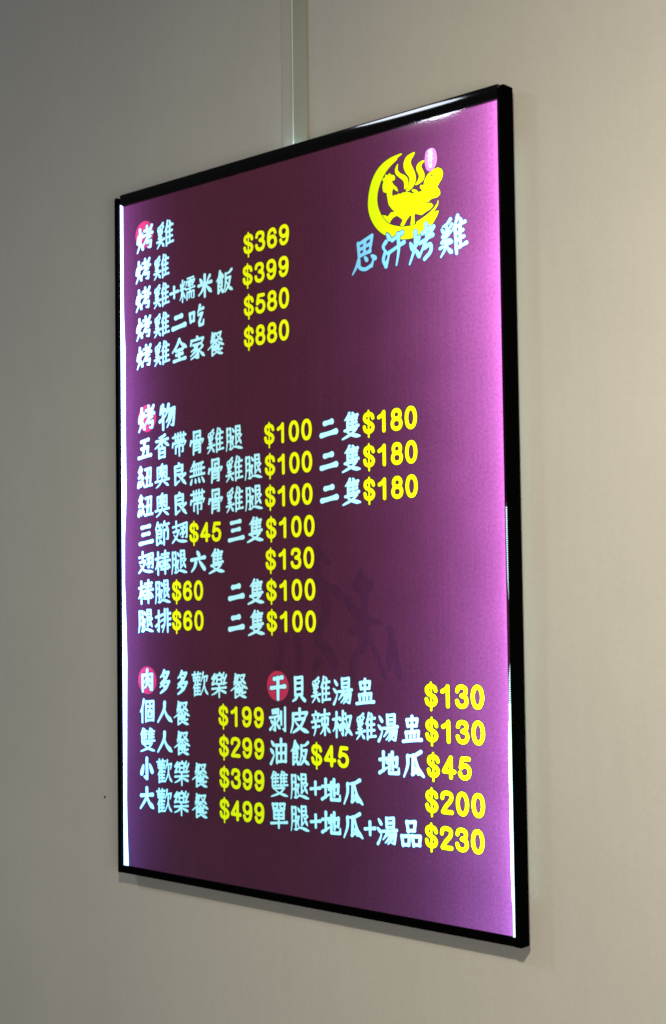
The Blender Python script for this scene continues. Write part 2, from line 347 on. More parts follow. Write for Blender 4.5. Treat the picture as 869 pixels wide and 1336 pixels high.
# ---------------------------------------------------------------- brush strokes of every character
# a component is a list of strokes in a 100 x 100 box (y down); the letter is the kind of stroke
COMP = {
'火l': 'd 22,28 12,58;t 82,24 62,52;p 50,0 48,46 36,74 4,100;d 52,56 90,90',
'考': 'h 20,17 76,15;v 46,0 47,36;h 2,38 98,34;p 92,4 62,36 6,78;g 44,52 84,48;g 50,52 44,70 84,66 78,92 56,90',
'米': 'd 16,12 28,32;t 86,8 68,30;h 4,42 96,40;v 50,0 50,100;p 47,46 28,72 4,88;n 54,46 96,86',
'需': 'h 18,4 84,4;v 10,17 5,32;g 10,17 94,15 84,30;v 50,5 50,42;d 26,24 36,27;d 26,34 36,38;d 64,23 74,26;d 64,34 74,37;h 3,51 97,49;p 50,52 42,64;g 14,98 14,66 88,64 88,96 76,97;v 38,66 38,92;v 62,66 62,92',
'食l': 'p 50,0 30,24 2,40;n 52,2 94,30;d 46,18 54,27;g 24,94 26,38 74,36 74,66;h 26,51 74,50;h 26,66 74,65;t 24,92 60,78;d 60,72 84,92',
'反': 'p 94,2 66,13 24,16;p 26,16 22,60 0,98;g 30,38 80,36 60,70 18,98;n 36,54 62,80 100,98',
'口': 'v 8,10 20,94;g 8,13 92,9 80,90;h 18,86 82,84',
'乞': 'p 60,0 52,16 38,30;h 50,20 94,16;g 44,42 84,38 50,78 54,94 90,92 96,72',
'冖': 'd 48,0 54,24;v 10,40 4,98;g 10,42 94,40 84,92',
'豕': 'h 24,4 78,2;p 56,4 40,24 8,44;g 34,22 56,42 58,92 42,92;p 50,36 32,54 4,74;p 56,56 38,78 6,96;p 88,22 78,34 62,44;n 60,46 98,92',
'食b': 'p 50,0 32,24 0,52;n 50,0 74,24 100,42;d 46,18 54,28;g 28,96 28,38 70,36 70,64;h 28,50 70,50;h 28,64 70,63;t 28,94 56,80;p 88,64 66,76;n 44,66 62,86 92,98',
'歺': 'v 40,0 40,34;h 40,14 90,12;p 36,28 24,56 4,80;g 30,38 84,34 60,70 10,98;d 30,56 52,70',
'又': 'g 8,10 84,4 64,46 4,98;n 18,26 52,64 98,98',
'牛': 'p 32,4 8,36;h 26,26 92,22;v 56,0 56,100;t 2,66 94,46',
'勿': 'p 34,0 22,26 2,42;g 24,24 96,20 84,92 62,90;p 54,26 36,56 8,74;p 74,26 50,70 16,96',
'五': 'h 22,10 78,6;p 50,8 44,50 32,90;g 24,48 74,45 68,90;h 2,94 98,90',
'禾': 'p 72,0 54,10 28,14;h 8,38 92,34;v 50,12 50,100;p 46,42 30,70 2,94;n 54,42 98,88',
'日': 'v 10,4 10,98;g 10,6 90,4 90,98;h 12,50 88,49;h 12,94 88,93',
'帶': 'h 6,14 94,11;v 24,2 26,28;v 42,0 42,30;v 60,0 60,30;g 80,0 79,28;h 24,30 82,29;v 8,40 4,56;g 8,42 94,40 86,56;g 26,86 26,56 76,54 76,82 66,82;v 50,42 50,100',
'骨': 'v 28,2 28,38;g 28,4 74,3 74,38;g 48,36 48,20 72,20;v 10,40 4,58;g 10,42 94,40 86,56;v 28,54 26,100;g 28,55 74,54 74,95 62,94;h 30,69 72,68;h 30,82 72,81',
'月': 'p 22,2 20,60 2,98;g 22,4 82,3 82,94 60,92;h 24,32 80,31;h 24,59 80,58',
'艮': 'v 18,2 18,94;t 18,94 54,78;g 18,4 76,3 76,46;h 18,25 76,24;h 18,46 76,45;p 94,52 68,66;n 42,50 98,96',
'辶': 'd 20,4 54,18;g 6,42 44,40 18,62 38,78',
'糸': 'g 48,0 18,22 50,24;g 70,10 18,48 74,42;d 60,34 82,52;d 18,64 10,90;d 42,64 44,86;d 68,58 84,82',
'丑': 'g 12,8 84,6 76,92;v 44,8 34,92;h 20,50 80,48;h 2,94 98,91',
'奧': 'p 52,0 40,11;v 18,13 18,68;g 18,13 82,12 82,68;d 34,22 40,30;p 68,20 60,30;h 28,39 72,38;v 50,18 50,62;p 46,42 30,57;d 54,42 70,57;h 2,74 98,70;p 46,70 30,88 8,100;n 54,74 94,98',
'良': 'd 46,0 54,10;g 22,14 76,13 72,52;h 22,33 74,32;h 22,52 74,51;v 22,14 22,94;t 22,94 54,80;p 94,54 68,70;n 42,52 98,98',
'無': 'p 30,0 22,14 6,28;h 20,13 88,10;h 4,38 96,35;h 2,64 98,60;v 28,14 28,60;v 44,14 44,60;v 60,13 60,60;v 76,13 76,60;d 14,78 6,98;d 36,78 38,94;d 58,76 64,94;d 80,74 94,96',
'竹': 'p 20,0 4,96;h 14,46 46,40;d 30,52 36,96;p 68,0 52,90;h 64,46 98,38;d 78,50 88,96',
'皀卩': 'v 14,4 14,94;t 14,94 42,80;g 14,5 46,4 46,50;h 14,27 46,26;h 14,50 46,49;d 34,64 48,86;g 62,8 94,7 92,66 80,64;v 64,8 64,100',
'翅': 'h 4,22 50,18;v 28,0 28,42;g 8,44 46,41 28,70 0,92;n 12,58 40,84 98,94;g 54,16 74,15 72,72 63,70;d 58,28 66,36;t 55,58 70,44;g 78,13 99,12 97,74 88,72;d 83,26 91,34;t 80,56 95,42',
'隹': 'p 38,0 28,22 6,42;v 24,26 24,100;d 58,2 68,16;h 24,24 94,21;h 24,46 88,44;h 24,68 88,66;v 60,24 60,92;h 24,93 100,90',
'六': 'd 44,0 58,18;h 4,40 96,34;p 36,52 26,76 4,98;d 60,52 94,94',
'木': 'h 4,28 94,24;v 50,0 50,100;p 47,32 30,60 2,76;d 58,42 92,64',
'奉': 'h 16,14 86,12;h 22,29 80,27;h 2,46 98,42;p 50,0 44,42 2,82;n 54,44 98,76;h 28,64 74,62;h 20,80 80,78;v 50,54 50,100',
'扌': 'h 4,28 92,22;g 54,0 54,94 28,86;t 2,70 94,46',
'非': 'p 32,0 32,60 8,100;h 2,22 32,20;h 2,46 32,44;t 0,76 32,64;v 66,0 66,100;h 66,22 98,18;h 66,46 98,43;h 66,71 98,68',
'肉': 'v 12,24 12,98;g 12,24 88,21 88,94 72,92;p 50,0 44,34 24,58;d 52,32 74,52;p 50,50 42,70 26,84;n 52,58 76,82',
'夕': 'p 46,0 32,28 6,52;g 38,18 90,14 62,64 8,100;d 34,42 54,56',
'艹': 'h 0,50 100,42;v 28,0 30,96;v 68,0 66,96',
'欠': 'p 36,0 26,22 6,40;g 28,22 90,18 76,42;p 50,32 44,62 2,98;n 50,54 66,80 98,98',
'樂t': 'p 54,0 46,12;v 36,14 36,80;g 36,14 66,13 66,80;h 38,46 64,45;h 38,78 64,77;g 22,4 4,36 26,40;g 28,22 4,78 30,72;g 82,2 72,36 92,38;g 98,18 76,80 98,72',
'亻': 'p 74,0 50,30 6,54;v 46,36 46,100',
'固': 'v 10,6 10,100;g 10,6 92,5 92,100;h 12,95 90,94;h 24,30 80,28;v 52,14 52,50;v 34,50 36,80;g 34,51 70,50 68,80;h 36,79 68,78',
'人': 'p 50,0 44,40 2,98;n 48,34 66,70 100,98',
'小': 'g 50,0 50,92 30,84;d 22,32 8,68;d 74,28 94,62',
'大': 'h 8,36 92,31;p 50,0 46,44 2,98;n 52,40 68,70 98,96',
'干': 'h 22,10 80,6;h 0,50 100,45;v 50,8 50,100',
'貝': 'v 24,2 24,76;g 24,3 76,2 76,76;h 26,26 74,25;h 26,50 74,49;h 26,74 74,73;p 36,80 26,92 6,100;d 62,80 94,100',
'氵': 'd 24,2 70,20;d 4,36 52,52;t 8,100 40,84 76,62',
'昜': 'v 28,2 28,38;g 28,3 80,2 80,38;h 30,20 78,19;h 30,37 78,36;h 0,52 100,48;p 38,50 24,66 2,84;g 30,64 92,62 82,98 64,95;p 54,64 40,82 18,96;p 74,64 60,86 38,100',
'盅': 'v 22,12 26,38;g 22,12 78,10 74,36;h 26,36 74,35;v 50,0 50,52;v 18,60 22,92;g 18,60 84,58 80,92;v 40,60 42,92;v 62,59 60,92;h 0,95 100,92',
'录': 'g 26,8 84,5 78,34;h 30,20 80,18;h 2,38 96,34;g 50,36 50,92 34,88;d 12,50 28,60;t 4,88 38,68;p 88,46 64,62;n 58,60 96,86',
'刂': 'v 16,16 16,70;g 78,0 78,96 42,88',
'皮': 'p 14,18 12,60 0,98;g 16,19 94,16 82,36;v 52,0 52,42;g 20,44 80,41 56,76 14,98;n 28,54 60,82 100,98',
'辛': 'd 46,0 56,10;h 12,17 88,14;d 26,24 34,36;p 76,22 66,36;h 2,44 98,41;h 12,66 88,63;p 50,44 44,78 24,100',
'束': 'h 6,20 94,16;v 20,34 22,60;g 20,34 82,32 78,58;h 22,58 78,57;v 50,0 50,100;p 46,60 30,80 2,94;n 54,60 98,90',
'叔': 'v 26,0 26,30;h 26,13 48,10;h 0,33 54,29;g 26,32 26,94 14,88;d 12,48 2,74;d 40,46 52,68;g 56,24 96,20 80,60 46,98;n 58,38 76,74 102,96',
'由': 'v 12,24 14,98;g 12,25 90,23 88,98;v 50,0 50,92;h 14,58 88,57;h 14,94 88,93',
'土': 'h 0,34 94,30;v 48,0 48,84;t 0,92 98,70',
'也': 'g 2,48 84,28 80,66 64,64;v 48,6 48,76;g 22,18 20,92 94,94 98,74',
'瓜': 'p 88,0 56,12 20,14;p 22,14 20,54 0,98;v 50,14 46,86;t 44,88 68,76;d 60,62 76,84;n 58,12 74,66 102,98',
'田車': 'v 20,4 20,48;g 20,4 80,3 80,48;h 20,26 80,25;h 20,48 80,47;v 50,4 50,100;h 0,74 100,70',
'思': 'v 18,4 20,50;g 18,5 84,3 80,50;h 20,27 80,26;h 20,50 80,49;v 50,5 50,50;d 12,64 2,96;g 28,60 34,94 78,96 82,76;d 46,58 56,72;d 82,58 98,76',
'奚': 'p 84,0 54,10 14,14;d 14,20 24,32;d 46,16 52,28;t 86,14 68,30;g 54,26 26,44 60,44;g 74,36 24,60 70,58;h 2,74 98,68;p 50,60 42,80 6,100;n 54,72 94,98',
'又b': 'g 14,14 82,8 58,60 0,98;n 22,24 56,70 100,98',
'二': 'h 28,28 70,24;h 6,78 96,72', '三': 'h 20,14 78,11;h 26,50 74,47;h 4,90 98,86', '全': 'p 50,0 32,28 0,54;n 50,0 70,26 100,44;h 28,50 72,48;h 28,70 72,68;v 50,50 50,92;h 10,96 92,93',
'+': 'h 4,52 96,48;v 50,6 50,94',
'$': 'c 60,30 54,17 35,11 16,17 12,32 21,44 35,50 50,56 60,70 53,85 35,91 16,84 10,68;b 35,-3 35,113',
'0': 'o 35,50 24,41', '1': 'g 14,32 32,24 43,11;s 43,11 43,92',
'2': 'c 11,32 15,16 35,10 55,16 59,30 50,46 30,66 14,88;s 13,90 60,90',
'3': 'c 12,28 18,14 35,10 52,15 56,28 50,42 34,47;c 34,47 54,53 60,70 52,86 34,91 17,85 10,70',
'4': 's 46,92 46,11;s 46,11 9,67;s 9,69 64,69', '5': 's 57,12 23,12;s 23,12 15,48;c 15,50 32,40 52,46 60,64 52,85 33,91 17,85 10,72',
'6': 'c 57,28 50,14 36,10 19,20 12,46 13,72 22,87 36,91 53,85 59,67 52,50 36,44 21,51 13,64',
'8': 'o 35,29 20,19;o 35,69 24,22', '9': 'c 13,72 20,86 34,90 51,80 58,54 57,28 48,13 34,9 17,15 11,33 18,50 34,56 49,49 57,36',
}
CHAR = {'烤': [('火l',0,4,40,100),('考',34,0,100,100)], '雞': [('奚',0,2,46,100),('隹',46,0,100,100)], '糯': [('米',0,6,38,100),('需',40,0,100,98)],
'米': [('米',4,2,96,98)], '飯': [('食l',0,0,48,100),('反',46,4,100,98)], '吃': [('口',2,18,36,66),('乞',34,0,98,94)],
'家': [('冖',4,0,96,36),('豕',2,34,98,100)], '餐': [('歺',16,0,50,44),('又',50,4,90,42),('食b',0,34,100,100)], '物': [('牛',2,0,42,100),('勿',40,2,98,98)],
'五': [('五',4,6,96,94)], '香': [('禾',2,0,98,56),('日',26,56,74,100)], '帶': [('帶',2,0,98,100)], '骨': [('骨',4,0,96,100)],
'腿': [('月',0,2,34,100),('辶',34,4,58,100),('艮',54,0,94,80),('捺',30,80,100,100)], '紐': [('糸',0,0,44,100),('丑',46,8,100,98)],
'奧': [('奧',2,0,98,100)], '良': [('良',4,0,98,100)], '無': [('無',2,2,98,98)], '節': [('竹',2,0,98,30),('皀卩',2,32,98,102)], '翅': [('翅',0,0,100,100)],
'隻': [('隹',14,0,90,62),('又b',4,62,98,100)], '六': [('六',2,6,98,94)], '棒': [('木',0,2,38,100),('奉',34,0,100,100)], '排': [('扌',0,2,38,100),('非',42,0,100,100)],
'肉': [('肉',6,0,94,98)], '多': [('夕',16,0,84,56),('夕',14,42,88,100)], '歡': [('艹',0,0,54,18),('口',6,19,25,38),('口',30,19,50,38),('隹',2,40,54,100),('欠',52,2,100,100)],
'樂': [('樂t',2,0,98,58),('木',2,50,98,102)], '個': [('亻',0,0,34,100),('固',34,4,98,98)], '人': [('人',0,6,100,96)],
'雙': [('隹',2,0,50,60),('隹',50,0,98,60),('又b',6,62,98,100)], '小': [('小',6,0,94,100)], '大': [('大',2,2,98,98)], '干': [('干',8,2,92,100)],
'貝': [('貝',10,2,90,100)], '湯': [('氵',0,4,30,100),('昜',28,0,100,100)], '盅': [('盅',4,0,96,98)], '剝': [('录',0,2,62,100),('刂',62,2,98,100)],
'皮': [('皮',0,0,100,98)], '辣': [('辛',0,2,46,100),('束',46,0,100,100)], '椒': [('木',0,2,40,100),('叔',38,0,100,98)], '油': [('氵',0,4,28,100),('由',28,0,98,98)],
'地': [('土',0,6,40,92),('也',36,2,100,96)], '瓜': [('瓜',0,2,98,98)], '單': [('口',12,0,46,24),('口',54,0,88,24),('田車',4,28,96,100)],
'品': [('口',26,0,76,44),('口',0,54,46,98),('口',54,54,100,98)], '思': [('思',4,0,96,98)], '汗': [('氵',0,4,32,100),('干',30,4,100,100)],
'二': [('二',2,0,98,100)], '三': [('三',2,0,98,100)], '全': [('全',2,0,98,98)], '+': [('+',22,24,78,80)],
'口': [('口',10,10,90,90)]}
COMP['捺'] = 'n 4,78 30,30 98,92'
WIDTH = {'二':21,'三':17,'+':13,'人':16,'大':16,'小':17,'六':16,'干':17,'五':15,'米':14.5,'瓜':13.5,'口':18,'全':15,'品':13.5,'良':13,'皮':13.5,'多':13,'肉':13,'地':13.5,'吃':14,
'貝':13,'汗':13,'思':12,'物':14,'雞':9.8,'糯':9,'歡':9,'雙':9,'餐':9.8,'無':10.4,'帶':10.4,'樂':10,'奧':10,'隻':11.5,'辣':10.5,'棒':11,'個':11,'烤':12,'盅':12.5,'骨':11.4,'腿':10.2,'紐':11.5,
'剝':12,'椒':11,'油':13,'湯':11.5,'單':11.5,'香':12,'飯':11.5,'家':12,'節':10.5,'翅':10.5,'排':11.5}
# the shop's own name is written in a looser running hand
COMP.update({
'name1': 'v 24,10 28,52;g 24,12 86,0 76,46;v 54,8 51,46;h 28,30 76,23;h 29,50 75,45;p 26,60 18,78 0,100;c 28,62 32,84 56,96 84,90;t 84,92 92,74;d 54,58 62,70;d 84,60 100,72',
'name2': 'd 28,0 40,17;p 24,22 12,34 22,52;c 22,52 12,74 24,98;t 24,98 38,64;h 52,24 94,10;h 34,60 102,42;p 76,10 80,58 68,104',
'name3': 'd 4,40 14,60;t 42,32 33,54;p 27,12 25,56 0,102;d 28,66 40,88;h 54,24 88,12;v 70,-2 72,34;h 46,50 98,36;p 102,12 74,42 40,92;c 64,56 62,68 86,62 88,82 62,100',
'name4': 'p 44,2 30,12 12,18;d 8,24 16,34;d 26,18 31,28;t 48,16 38,30;g 34,30 12,46 34,46;g 42,38 8,62 42,60;h 0,76 46,66;p 24,62 20,82 2,102;n 26,76 36,88 46,98;p 72,-4 64,20 50,36;v 62,22 64,104;d 80,4 86,16;h 62,28 100,20;h 63,48 92,42;h 63,68 94,62;v 81,24 80,88;h 63,90 104,82',
})
NAME = {'思': '\ue001', '汗': '\ue002', '烤': '\ue003', '雞': '\ue004'}
for k_, c_ in enumerate(NAME.values()):
    CHAR[c_] = [('name%d' % (k_+1), 4, 0, 96, 100)]; WIDTH[c_] = (11.5, 12.5, 11.5, 9.5)[k_]

# ---- what is printed where, in millimetres from the centre of the sign
TEXT = [
    ('heading', '烤雞', [-249.6, -211.3], [371.3, 370.9]),
    ('item', '烤雞', [-253.3, -218.6], [331.1, 330.6]),
    ('item', '烤雞+糯米飯', [-253.4, -218.9, -195.1, -170.9, -139.3, -105.2], [294.5, 294.5, 294.9, 295.0, 294.7, 294.7]),
    ('item', '烤雞二吃', [-252.8, -218.9, -186.9, -154.2], [257.5, 257.5, 256.8, 257.6]),
    ('item', '烤雞全家餐', [-252.3, -218.8, -186.2, -153.9, -120.9], [221.0, 221.5, 221.1, 221.0, 221.4]),
    ('price', '$369', [-63.6, -44.1, -24.6, -5.1], [333.4, 333.6, 333.7, 333.9]),
    ('price', '$399', [-65.4, -45.7, -26.0, -6.3], [296.3, 296.6, 296.8, 297.1]),
    ('price', '$580', [-63.9, -44.7, -25.5, -6.3], [259.6, 259.9, 260.2, 260.5]),
    ('price', '$880', [-64.4, -45.2, -26.1, -6.9], [222.6, 222.8, 223.0, 223.3]),
    ('heading', '烤物', [-248.7, -209.7], [142.1, 141.4]),
    ('item', '五香帶骨雞腿', [-252.3, -219.8, -187.7, -155.9, -123.3, -90.7], [104.3, 104.4, 104.6, 104.7, 104.6, 104.9]),
    ('item', '紐奧良無骨雞腿', [-252.6, -219.8, -188.8, -155.4, -123.7, -91.2, -59.1], [68.0, 68.3, 68.1, 68.3, 68.6, 68.5, 68.5]),
    ('item', '紐奧良帶骨雞腿', [-252.2, -220.1, -188.2, -155.3, -123.7, -91.1, -58.8], [31.8, 31.9, 31.8, 32.2, 32.1, 32.0, 32.2]),
    ('price', '$100', [-32.5, -12.8, 6.9, 26.7], [105.2, 105.3, 105.4, 105.5]),
    ('item', '二隻', [60.1, 93.3], [104.5, 104.6]),
    ('price', '$180', [119.2, 138.9, 158.5, 178.2], [105.3, 105.4, 105.6, 105.8]),
    ('price', '$100', [-31.9, -12.3, 7.2, 26.7], [69.0, 69.1, 69.1, 69.1]),
    ('item', '二隻', [59.7, 92.9], [67.9, 68.3]),
    ('price', '$180', [119.1, 138.7, 158.4, 178.0], [68.7, 68.9, 69.0, 69.2]),
    ('price', '$100', [-32.0, -12.5, 7.1, 26.6], [32.5, 32.5, 32.5, 32.5]),
    ('item', '二隻', [59.8, 92.9], [31.4, 31.9]),
    ('price', '$180', [118.7, 138.4, 158.1, 177.8], [32.3, 32.5, 32.7, 32.9]),
    ('item', '三節翅', [-251.3, -220.8, -188.2], [-4.1, -3.6, -3.7]),
    ('price', '$45', [-162.4, -142.6, -122.8], [-4.4, -4.4, -4.5]),
    ('item', '三隻', [-89.4, -57.5], [-4.5, -4.6]),
    ('price', '$100', [-31.0, -11.0, 9.1, 29.1], [-4.1, -3.9, -3.7, -3.6]),
    ('item', '翅棒腿六隻', [-251.6, -219.9, -189.5, -155.5, -123.3], [-39.7, -40.0, -40.0, -39.6, -40.0]),
    ('price', '$130', [-32.3, -12.3, 7.8, 27.8], [-40.4, -40.0, -39.7, -39.4]),
    ('item', '棒腿', [-252.0, -220.3], [-76.0, -76.2]),
    ('price', '$60', [-194.5, -174.8, -155.1], [-75.1, -75.0, -74.9]),
    ('item', '二隻', [-90.1, -57.5], [-77.1, -76.9]),
    ('price', '$100', [-31.7, -11.5, 8.7, 29.0], [-75.9, -75.7, -75.5, -75.3]),
    ('item', '腿排', [-252.4, -219.8], [-112.5, -112.1]),
    ('price', '$60', [-194.9, -174.8, -154.7], [-111.4, -111.2, -111.1]),
    ('item', '二隻', [-90.6, -57.2], [-113.3, -113.2]),
    ('price', '$100', [-31.5, -11.2, 9.1, 29.4], [-111.2, -111.2, -111.1, -111.0]),
    ('heading2', '肉多多歡樂餐', [-250.3, -217.9, -185.6, -153.5, -120.5, -86.6], [-186.9, -187.0, -187.0, -187.1, -187.4, -187.5]),
    ('item', '個人餐', [-250.7, -218.3, -187.0], [-224.0, -224.0, -224.1]),
    ('item', '雙人餐', [-251.0, -218.7, -186.7], [-260.1, -260.6, -260.4]),
    ('item', '小歡樂餐', [-252.3, -219.1, -187.8, -154.9], [-296.5, -296.3, -296.5, -296.7]),
    ('item', '大歡樂餐', [-252.6, -220.0, -188.8, -155.3], [-332.6, -332.5, -332.8, -333.2]),
    ('price', '$199', [-113.7, -93.9, -74.1, -54.3], [-223.2, -223.1, -222.9, -222.7]),
    ('price', '$299', [-113.1, -93.5, -73.9, -54.2], [-259.4, -259.2, -259.0, -258.8]),
    ('price', '$399', [-113.0, -93.5, -74.0, -54.5], [-296.0, -295.7, -295.5, -295.3]),
    ('price', '$499', [-113.2, -93.8, -74.5, -55.1], [-332.8, -332.6, -332.4, -332.3]),
    ('heading2', '干貝雞湯盅', [-22.9, 9.7, 43.6, 75.8, 108.6], [-186.8, -187.0, -186.7, -186.9, -187.0]),
    ('item', '剝皮辣椒雞湯盅', [-23.1, 10.2, 43.0, 74.7, 108.9, 139.9, 173.2], [-223.6, -223.5, -223.4, -223.3, -223.6, -223.5, -223.8]),
    ('item', '油飯', [-22.5, 10.3], [-259.5, -259.5]),
    ('price', '$45', [36.0, 55.8, 75.6], [-259.1, -258.9, -258.7]),
    ('item', '地瓜', [141.4, 174.5], [-261.1, -260.3]),
    ('item', '雙腿+地瓜', [-23.1, 9.4, 33.5, 57.2, 89.3], [-296.4, -296.5, -296.0, -296.6, -296.4]),
    ('item', '單腿+地瓜+湯品', [-23.7, 9.1, 33.3, 56.9, 88.6, 112.8, 136.7, 169.6], [-332.0, -332.2, -332.4, -332.8, -332.7, -332.3, -332.8, -332.8]),
    ('price', '$130', [199.3, 219.2, 239.1, 259.0], [-186.6, -186.5, -186.4, -186.2]),
    ('price', '$130', [199.5, 219.4, 239.3, 259.2], [-223.0, -222.8, -222.5, -222.3]),
    ('price', '$45', [200.7, 221.0, 241.3], [-259.5, -259.2, -258.9]),
    ('price', '$200', [197.9, 217.8, 237.7, 257.6], [-296.0, -295.7, -295.5, -295.2]),
    ('price', '$230', [196.7, 216.5, 236.3, 256.1], [-332.3, -332.1, -331.8, -331.6]),
    ('brand', '思汗烤雞', [116.0, 156.0, 196.4, 237.6], [290.5, 290.2, 289.9, 290.7]),
]
CRESCENT = [(172.7, 391.6), (162.4, 390.9), (153.4, 389.4), (142.9, 385.2), (135.2, 379.1), (129.0, 370.4), (125.0, 359.5), (123.2, 349.3), (123.1, 339.9), (125.9, 330.0), (131.1, 320.9), (138.5, 312.6), (148.8, 305.5), (160.6, 300.6), (173.8, 297.8), (185.4, 297.5), (195.5, 299.1), (205.5, 303.0), (214.2, 310.5), (220.3, 319.3), (218.6, 320.7), (213.0, 318.6), (207.2, 314.6), (200.0, 312.5), (190.0, 310.9), (178.4, 310.7), (168.2, 312.2), (157.9, 315.5), (150.6, 319.1), (143.2, 326.8), (138.2, 335.9), (135.8, 344.5), (136.3, 355.0), (140.2, 364.7), (144.9, 371.9), (151.7, 378.7), (159.3, 383.5), (165.3, 386.3), (164.5, 387.8), (170.5, 390.0)]
STREAK = [(220.0, 331.7), (218.5, 328.0), (213.1, 323.1), (205.9, 319.0), (198.7, 316.2), (190.0, 313.2), (191.4, 310.3), (202.9, 313.7), (213.0, 319.5), (219.0, 326.5)]
ROOSTER = [(143.3, 369.3), (147.8, 370.2), (148.6, 373.3), (151.9, 371.4), (153.9, 373.8), (156.1, 371.3), (160.2, 370.0), (161.9, 367.3), (161.1, 364.6), (156.7, 364.3), (159.6, 359.7), (163.9, 355.9), (165.7, 351.3), (163.1, 352.4), (158.7, 356.2), (157.2, 352.1), (157.5, 347.4), (161.5, 348.3), (163.7, 347.3), (166.0, 349.0), (168.2, 347.6), (171.9, 348.6), (179.1, 347.8), (186.3, 344.7), (189.2, 344.5), (184.2, 348.5), (186.4, 349.6), (190.7, 348.0), (193.6, 345.0), (199.3, 345.0), (195.8, 349.7), (196.6, 352.1), (200.8, 350.9), (202.4, 356.9), (206.8, 361.7), (213.9, 365.3), (220.3, 365.9), (225.2, 363.0), (226.5, 358.8), (224.9, 353.5), (220.6, 348.7), (218.5, 345.8), (221.9, 341.7), (222.5, 337.7), (218.9, 335.0), (213.3, 334.9), (209.0, 334.1), (206.1, 331.2), (210.4, 329.8), (213.1, 327.1), (208.8, 323.9), (203.1, 322.2), (197.3, 319.8), (191.6, 322.0), (188.8, 323.1), (187.3, 321.1), (187.7, 311.3), (182.0, 311.5), (184.1, 322.2), (181.5, 322.1), (177.1, 318.4), (171.7, 311.3), (166.7, 311.6), (170.5, 317.3), (171.8, 319.3), (166.9, 323.1), (163.3, 325.5), (158.1, 324.1), (154.3, 320.8), (152.8, 317.6), (147.6, 320.2), (138.8, 330.6), (147.8, 328.3), (150.7, 326.4), (155.3, 330.2), (161.2, 330.3), (156.8, 333.6), (152.5, 339.1), (150.8, 346.3), (149.7, 352.9), (145.3, 354.4), (143.9, 359.3), (144.3, 363.3), (145.8, 365.3)]
SLIT_A = [(205.0, 358.4), (209.6, 359.4), (215.3, 362.0), (216.1, 361.4), (212.4, 359.2), (215.8, 358.7), (215.2, 357.9), (209.6, 358.5), (205.3, 357.7)]
SLIT_B = [(202.6, 332.1), (206.2, 332.3), (210.1, 330.7), (206.1, 330.6), (204.4, 330.2)]
STEAM = [[(166.6, 382.0), (165.4, 378.2), (165.3, 374.1), (169.3, 369.9), (176.6, 366.1), (179.7, 361.4), (180.0, 355.6), (177.8, 352.6), (174.1, 351.6), (175.0, 357.8), (172.9, 362.2), (167.8, 366.1), (162.7, 370.6), (161.8, 375.4), (163.6, 379.1)], [(190.2, 389.6), (187.9, 385.5), (184.2, 382.3), (183.4, 377.9), (186.9, 371.4), (189.9, 365.1), (190.2, 358.2), (186.5, 352.1), (180.6, 349.2), (175.5, 348.8), (180.0, 353.4), (182.3, 358.6), (181.7, 363.9), (176.7, 369.5), (173.9, 375.3), (174.0, 381.0), (177.7, 386.5), (182.9, 388.3)], [(204.2, 377.0), (199.2, 375.2), (197.3, 371.6), (199.8, 367.7), (202.2, 362.6), (201.0, 357.2), (195.9, 354.2), (188.2, 353.1), (192.4, 356.6), (195.0, 360.6), (194.7, 364.1), (191.9, 368.1), (191.3, 372.8), (194.2, 376.2), (200.0, 377.9)]]
SEAL = [(207.3, 387.1), (210.9, 388.0), (214.4, 387.1), (216.9, 383.9), (218.1, 376.3), (217.2, 370.9), (214.0, 367.0), (209.7, 365.2), (206.6, 366.5), (204.7, 370.6), (203.7, 375.9), (204.4, 382.6), (205.3, 385.8)]
SEALC = [(211.2, 382.9), (211.0, 375.5), (210.1, 369.5)]
WASH = [[(100.4, -58.6), (107.2, -51.2), (109.4, -65.0), (123.3, -65.8), (120.7, -76.3), (114.0, -81.2), (112.8, -104.8), (124.9, -108.5), (134.6, -109.7), (134.5, -115.8), (116.7, -112.2), (116.5, -122.2), (139.9, -169.6), (136.6, -174.6), (130.4, -161.3), (113.1, -129.6), (107.9, -147.1), (98.0, -143.6), (94.4, -159.9), (95.8, -176.0), (85.8, -176.3), (88.0, -147.5), (101.4, -138.5), (102.5, -124.8), (88.4, -125.0), (85.1, -120.0), (96.9, -113.6), (103.5, -114.8), (77.2, -88.6), (84.1, -81.0), (103.8, -102.4), (107.4, -84.9), (94.3, -76.1), (92.8, -67.3)], [(59.7, -70.7), (77.5, -76.0), (74.8, -84.8), (68.8, -86.0), (61.3, -75.8)], [(140.9, -115.8), (148.1, -114.5), (152.5, -133.9), (162.0, -172.5), (154.1, -171.6), (147.5, -146.2), (143.1, -165.9), (138.6, -153.8), (143.8, -134.1)], [(41.0, -22.4), (49.9, -34.8), (62.4, -47.1), (57.0, -48.3), (46.2, -40.0), (42.4, -48.0), (47.6, -64.3), (63.8, -71.2), (56.3, -83.1), (61.6, -91.1), (57.7, -108.5), (41.1, -123.3), (48.2, -134.0), (62.5, -141.7), (68.4, -154.8), (68.2, -162.8), (60.3, -165.6), (55.2, -149.8), (39.0, -139.5), (30.0, -126.2), (45.0, -109.9), (48.9, -91.1), (40.1, -75.0), (34.9, -58.7), (35.3, -34.4)], [(-21.0, -136.4), (-13.2, -126.7), (-5.6, -129.3), (-11.5, -143.1), (-19.6, -168.0), (-29.2, -168.3), (-19.3, -150.1)], [(2.0, -126.5), (11.5, -125.0), (14.9, -142.6), (16.4, -166.9), (5.1, -167.3), (5.5, -142.8)], [(38.8, -151.5), (47.9, -152.7), (36.7, -166.3), (28.4, -165.2)]]
CIRCLES = [(-250.3, 376.9), (-247.6, 142.3), (-250.3, -186.1), (-23.3, -185.1)]

